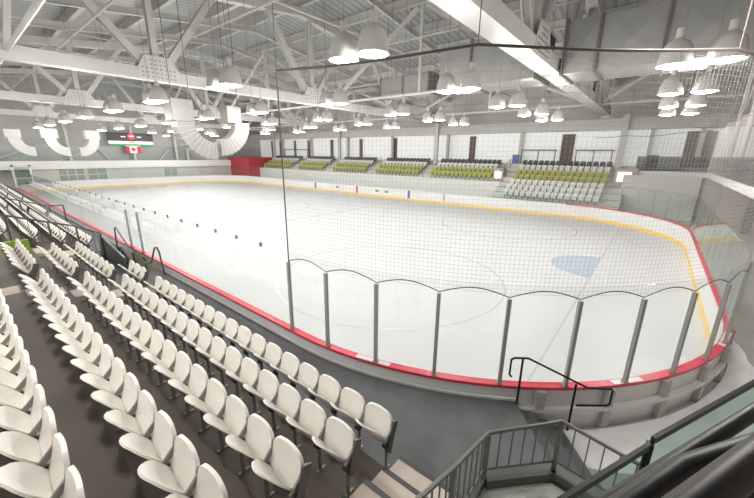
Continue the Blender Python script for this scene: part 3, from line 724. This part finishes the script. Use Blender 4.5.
# ------------------------------------------------------------------ pendant lamps
sh = MB().lathe([(.0, .80), (.085, .80), (.09, .60), (.13, .56), (.22, .50), (.285, .40), (.325, .26), (.355, .06), (.36, .0), (.345, .0), (.335, .08), (.26, .38), (.06, .52)], n=24).mesh('lamp_shade', M_SHADE, True)
ln = MB().lathe([(.0, -.05), (.15, -.045), (.28, -.02), (.335, .015), (.335, .03), (0, .03)], n=20).mesh('lens', M_LENS, True)
ld = bpy.data.lights.new('lamp', 'POINT'); ld.shadow_soft_size = .14; ld.energy = 135; ld.color = (1, .965, .92)
LY = [-11.2, -6.1, -1.2, 2.9, 6.5, -16.7, -20.3]  # last two rows are unseen lamps added to brighten the near stand
rods = {}
ROWN = ['nearest', 'second', 'third', 'fourth', 'farthest', 'added unseen stand side', 'added unseen rear stand']
for ki in range(10):
    for yi, y in enumerate(LY):
        if (yi >= 5 and (ki == 0 or ki % 2 == 0)) or (ki == 9 and yi < 3): continue  # the final column of pairs is added to brighten the distant end fascia
        for sx in (-1, 1):
            x = 28.85 - 6.15 * ki + sx * .45 - (.7 if ki == 9 else 0)
            if yi not in rods: rods[yi] = MB().tube([(0, 0, .78), (0, 0, RZ(y) - 7.02)], .011, 5).mesh('rod', M_GREYM)
            t = thing('pendant_lamp', 'bell pendant lamp, %s of pair, %s pair from right, %s row' % ('left' if sx < 0 else 'right', nth(ki + 1), ROWN[yi]), 'lamp', (x, y, 7.0), 'bell pendant lamps over the ice')
            addobj('lamp_shade', sh, t); addobj('lens', ln, t); addobj('rod', rods[yi], t)
            o = bpy.data.objects.new('light', ld); col.objects.link(o); o.parent = t; o.location = (0, 0, -.22)

# ------------------------------------------------------------------ protective net
net = thing('safety_net', 'fine protective net hanging above the near corner glass and right end', 'net', (28, -12, 2.66))
NT = 6.3
s0, s1 = CS[0], S_F0 - 1.0
def topz(s): return NT - .10 * math.sin(PI * ((s - s0) % 3.6) / 3.6)
def botz(s): return 2.68 + .13 * math.sin(PI * ((s - s0) % 1.1) / 1.1)
m = MB(); st = .07; n = int((s1 - s0) / st); wv = .0011
for i in range(n + 1):
    s = s0 + i * st; (x, y), nn = along(s, .06); m.beam((x, y, botz(s)), (x, y, topz(s)), wv * 2, wv * 2, (nn[0], nn[1], 0))
fs = .3
for j in range(1, 60):
    z = 2.68 + j * .07
    if z > NT - .1: break
    ss = s0
    pts = []
    while ss < s1: pts.append(along(ss, .06)[0]); ss += fs
    m.strip([(p[0], p[1]) for p in pts], [along(s0 + i * fs, .067)[0] for i in range(len(pts))], z - wv, z + wv)
m.obj('mesh', M_NET, net)
m = MB(); m.tube([(*along(s0 + i * .3, .06)[0], topz(s0 + i * .3)) for i in range(int((s1 - s0) / .3) + 1)], .02, 5); m.obj('top_cable', M_ROPE, net)
m = MB(); m.tube([(*along(s0 + i * .11, .06)[0], botz(s0 + i * .11)) for i in range(int((s1 - s0) / .11) + 1)], .009, 4); m.obj('bottom_rope', M_ROPE, net)
(x, y), _ = along(s0, .06); m = MB(); m.tube([(x, y, 2.66), (x, y, NT)], .014, 5); m.obj('edge_rope', M_ROPE, net)
for i in range(0, int((s1 - s0) / 3.6) + 1):
    (x, y), _ = along(s0 + i * 3.6, .06); m = MB(); m.tube([(x, y, NT), (x, y, RZ(y) - .6)], .008, 4); m.obj('suspension_wire', M_ROPE, net)

# ------------------------------------------------------------------ railings
def railing(label, path, zt, zb, mat_top=M_GREYM, pick=.14, post_at=None, r=.024):
    t = thing('guard_railing', label, 'railing', (path[0][0], path[0][1], zb[0]))
    P = [Vector((p[0], p[1], z)) for p, z in zip(path, zt)]; B = [Vector((p[0], p[1], z)) for p, z in zip(path, zb)]
    m = MB(); m.tube(P, r, 8); m.obj('top_rail', mat_top, t)
    m = MB(); m.tube([q + Vector((0, 0, .12)) for q in B], .016, 6); m.obj('bottom_rail', mat_top, t)
    for p, q in zip(P, B):
        m = MB(); m.box(q.x - .025, q.x + .025, q.y - .025, q.y + .025, q.z, p.z); m.obj('post', mat_top, t)
    m = MB()
    for (p, q), (p2, q2) in zip(zip(P, B), zip(P[1:], B[1:])):
        n = max(1, int((p2 - p).length / pick))
        for i in range(1, n):
            f = i / n; a = p.lerp(p2, f); c = q.lerp(q2, f) + Vector((0, 0, .12)); m.beam(c, a, .014, .014, (1, 0, 0))
    m.obj('picket', mat_top, t)
    return t
railing('grey picket railing along the landing beside the right aisle steps', [(27.53, -16.3), (27.55, -15.2), (27.56, -14.3), (28.2, -13.62), (29.25, -13.74)], [2.38, 1.99, 1.72, 1.78, 1.72], [1.06, 1.06, 1.06, 1.06, 1.06], M_RAILG)
# handrail with looped ends at the corner steps
t = thing('stair_handrail', 'black tube handrail with looped ends at the corner steps', 'handrail', (27.05, -12.35, WZ))
a = Vector((A_[0] + .05, A_[1] - .03, 0)); e = a + d1 * 1.12; e2 = a + d1 * 1.55
m = MB(); m.tube([(a.x - .14, a.y - .1, WZ + .52), (a.x - .17, a.y - .12, WZ + .56), (a.x - .17, a.y - .12, WZ + .84), (a.x - .13, a.y - .1, WZ + .88), (a.x + .05, a.y + .03, WZ + .88), (e.x, e.y, .2 + .95), (e2.x - .02, e2.y - .02, .2 + .93), (e2.x, e2.y, .2 + .9), (e2.x, e2.y, .2 + .63), (e2.x - .05, e2.y - .04, .2 + .6), (e.x - .1, e.y - .08, .2 + .6)], .018, 8); m.obj('tube_rail', M_BLACK, t)
m = MB(); m.tube([(a.x - .02, a.y - .02, WZ), (a.x - .02, a.y - .02, WZ + .88)], .018, 8); m.obj('post', M_BLACK, t)
f_ = a + d1 * .92
m = MB(); m.tube([(f_.x, f_.y, FZ), (f_.x, f_.y, 1.22)], .018, 8); m.obj('post', M_BLACK, t)
# stair pit hand rails
t = thing('stair_handrail', 'dark sloping handrail beside the boards at the stair pit', 'handrail', (11.2, -13.75, WZ))
m = MB(); m.tube([(10.9, -13.75, WZ), (11.05, -13.75, 1.72), (11.3, -13.75, 1.76), (12.9, -13.75, .95), (13.0, -13.75, FZ)], .03, 6); m.obj('tube_rail', M_RAIL, t)
t = thing('stair_handrail', 'dark arched handrail at the right end of the stair pit', 'handrail', (15.5, -13.75, WZ))
m = MB(); m.tube([(15.46, -14.1, WZ), (15.5, -14.08, 1.15), (15.62, -13.95, 1.2), (15.75, -13.82, 1.72), (15.85, -13.78, 1.74), (15.92, -13.76, 1.6), (16.1, -13.76, WZ)], .03, 6); m.obj('tube_rail', M_RAIL, t)
# solid guard between walkway and pit
t = thing('stair_guard', 'dark solid guard panel above the stair pit steps', 'railing', (13.0, -14.5, WZ))
m = MB(); m.raw([(11.9, -14.52, WZ), (14.9, -14.52, WZ), (14.9, -14.52, WZ + .5), (11.9, -14.52, 1.75), (11.9, -14.48, WZ), (14.9, -14.48, WZ), (14.9, -14.48, WZ + .5), (11.9, -14.48, 1.75)], [(0, 1, 2, 3), (7, 6, 5, 4), (0, 4, 5, 1), (1, 5, 6, 2), (2, 6, 7, 3), (3, 7, 4, 0)]); m.obj('panel', mat('dark_mesh_panel', (.10, .105, .11), .5, noise=.2, nscale=12), t)
m = MB(); m.tube([(11.85, -14.5, 1.78), (14.95, -14.5, WZ + .53)], .03, 6); m.obj('top_rail', M_GREYM, t)
m = MB()
pth = [(12.75, -17.6), (12.7, -16.85), (12.65, -15.9), (12.6, -15.2), (12.55, -14.55)]
railing('dark railing stepping down across the rows beside the stair pit', pth, [3.12, 2.86, 2.50, 2.24, 1.86], [2.12, 1.87, 1.61, 1.35, WZ], M_RAIL, .22, r=.03)
t = thing('guard_railing', 'dark railing across the distant rows at the next aisle', 'railing', (1.9, -15, WZ))
m = MB(); m.tube([(1.95, -16.9, 2.7), (1.95, -14.5, 1.8), (1.95, -13.9, 1.8)], .03, 6); m.obj('top_rail', M_RAIL, t)
for y, z0, z1 in ((-16.8, 1.606, 2.68), (-15.6, 1.082, 2.2), (-14.5, WZ, 1.8), (-13.9, WZ, 1.8)):
    m = MB(); m.box(1.92, 1.98, y - .03, y + .03, z0, z1); m.obj('post', M_RAIL, t)
b = MB(); b.box(12.95, 13.1, -17.13, -16.5, TZ(3) + .005, 2.07); tag(b.obj('vomitory_panel', M_LIME), 'lime green panel on the stair opening behind the left seats', 'panel')

# glass guard and black pipes beside the camera
gg = thing('glass_guard', 'clear glass guard with black top rail at lower right', 'guard', (28.85, -15.0, .93))
def gp(a, c, zt):
    a = Vector(a); c = Vector(c)
    m = MB(); m.beam((a.x, a.y, zt - .55), (c.x, c.y, zt - .55), .016, 1.05); m.obj('glass_panel', M_GLASSG, gg)
    m = MB(); m.beam((a.x, a.y, zt - .02), (c.x, c.y, zt - .02), .026, .05); m.obj('top_rail', M_DARKR, gg)
gp((28.36, -16.08), (28.84, -15.07), 3.0); gp((28.86, -15.02), (29.95, -12.85), 3.03)
for p in ((28.85, -15.045),):
    m = MB(); m.box(p[0] - .022, p[0] + .022, p[1] - .022, p[1] + .022, .93, 3.0); m.obj('post', M_BLACK, gg)
pp = thing('pipe_handrail', 'thick black mitred pipe handrail closest to the viewer', 'handrail', (28.73, -16.76, .93))
B0, B1, B2 = Vector((28.725, -16.761, 4.2)), Vector((28.725, -16.761, 4.2)), Vector((28.854, -16.582, 4.2))
dB = Vector((.073, .149, 0)).normalized(); dC = (B2 - B1).normalized()
m = MB(); m.tube([B1 - dB * .75, B1 - dB * .1, B1, B1 + dC * .1, B1 + dC * 1.0], .026, 16); m.obj('tube_rail', M_BLACK, pp, True)
q = B1 + dC * .6; m = MB(); m.tube([(q.x, q.y, .93), (q.x, q.y, 4.19)], .022, 10); m.obj('post', M_BLACK, pp, True)
pp = thing('pipe_handrail', 'black pipe handrail running behind the thick mitred one', 'handrail', (28.9, -16.3, .93))
a = Vector((28.765, -16.552, 4.1)); d = Vector((.157, .311, 0)).normalized()
m = MB(); m.tube([a - d * .55, a, a + d * 1.2], .021, 14); m.obj('tube_rail', M_BLACK, pp, True)
q = a + d * .75; m = MB(); m.tube([(q.x, q.y, .93), (q.x, q.y, 4.09)], .02, 10); m.obj('post', M_BLACK, pp, True)
pp = thing('pipe_handrail', 'glossy black pipe handrail in the bottom right corner', 'handrail', (28.8, -16.8, .93))
a = Vector((28.726, -16.949, 4.3)); d = Vector((.077, .155, 0)).normalized()
m = MB(); m.tube([a - d * .3, a, a + d * .9], .03, 16); m.obj('tube_rail', M_BLACK, pp, True)
q = a + d * .6; m = MB(); m.tube([(q.x, q.y, .93), (q.x, q.y, 4.29)], .022, 10); m.obj('post', M_BLACK, pp, True)

# snow scraped up behind the corner boards
m = MB(); N = 22; inn = [along(S_NR + 3.6 + 9.2 * i / N, .2)[0] for i in range(N + 1)]
rr = [.25, .35, .5, .5, .65, .75, .9, 1.0, 1.15, 1.35, 1.5, 1.6, 1.5, 1.3, 1.1, .9, .7, .55, .4, .35, .3, .25, .2]
out = [along(S_NR + 3.6 + 9.2 * i / N, .2 + rr[i] + random.uniform(-.04, .04))[0] for i in range(N + 1)]
vs = []; fs = []
for i in range(N + 1):
    a = Vector((*inn[i], 0)); c = Vector((*out[i], 0))
    for j in range(4):
        p = a.lerp(c, j / 3); vs.append((p.x, p.y, FZ + (.09, .07, .05, .002)[j] + random.uniform(0, .015)))
for i in range(N):
    for j in range(3): k = 4 * i + j; fs.append((k, k + 1, k + 5, k + 4))
m.raw(vs, fs); tag(m.obj('snow_patch', M_SNOW, None, True), 'patch of scraped white snow on the concrete outside the corner boards', 'snow')
for i, (x, y) in enumerate(((29.05, -12.3), (29.55, -11.7), (29.9, -11.0), (28.7, -12.6))):
    m = MB(); m.tube([(x, y, FZ), (x, y, FZ + .02)], .05, 10); tag(m.obj('floor_cap', M_DARK), 'small dark round cap in the concrete floor, %s from the landing' % nth([3, 0, 1, 2].index(i) + 1 if False else (2, 3, 4, 1)[i]), 'cap', 'floor caps')

# ------------------------------------------------------------------ world, exposure
w = bpy.data.worlds.new('world'); sc.world = w; w.use_nodes = True
w.node_tree.nodes['Background'].inputs['Color'].default_value = (.8, .85, .9, 1); w.node_tree.nodes['Background'].inputs['Strength'].default_value = .3
sc.view_settings.view_transform = 'Standard'; sc.view_settings.look = 'None'; sc.view_settings.exposure = 0.15; sc.view_settings.gamma = 1
sc.cycles.max_bounces = 10; sc.cycles.diffuse_bounces = 6; sc.cycles.glossy_bounces = 3; sc.cycles.transparent_max_bounces = 40
sc.cycles.caustics_reflective = False; sc.cycles.caustics_refractive = False; sc.cycles.sample_clamp_indirect = 4
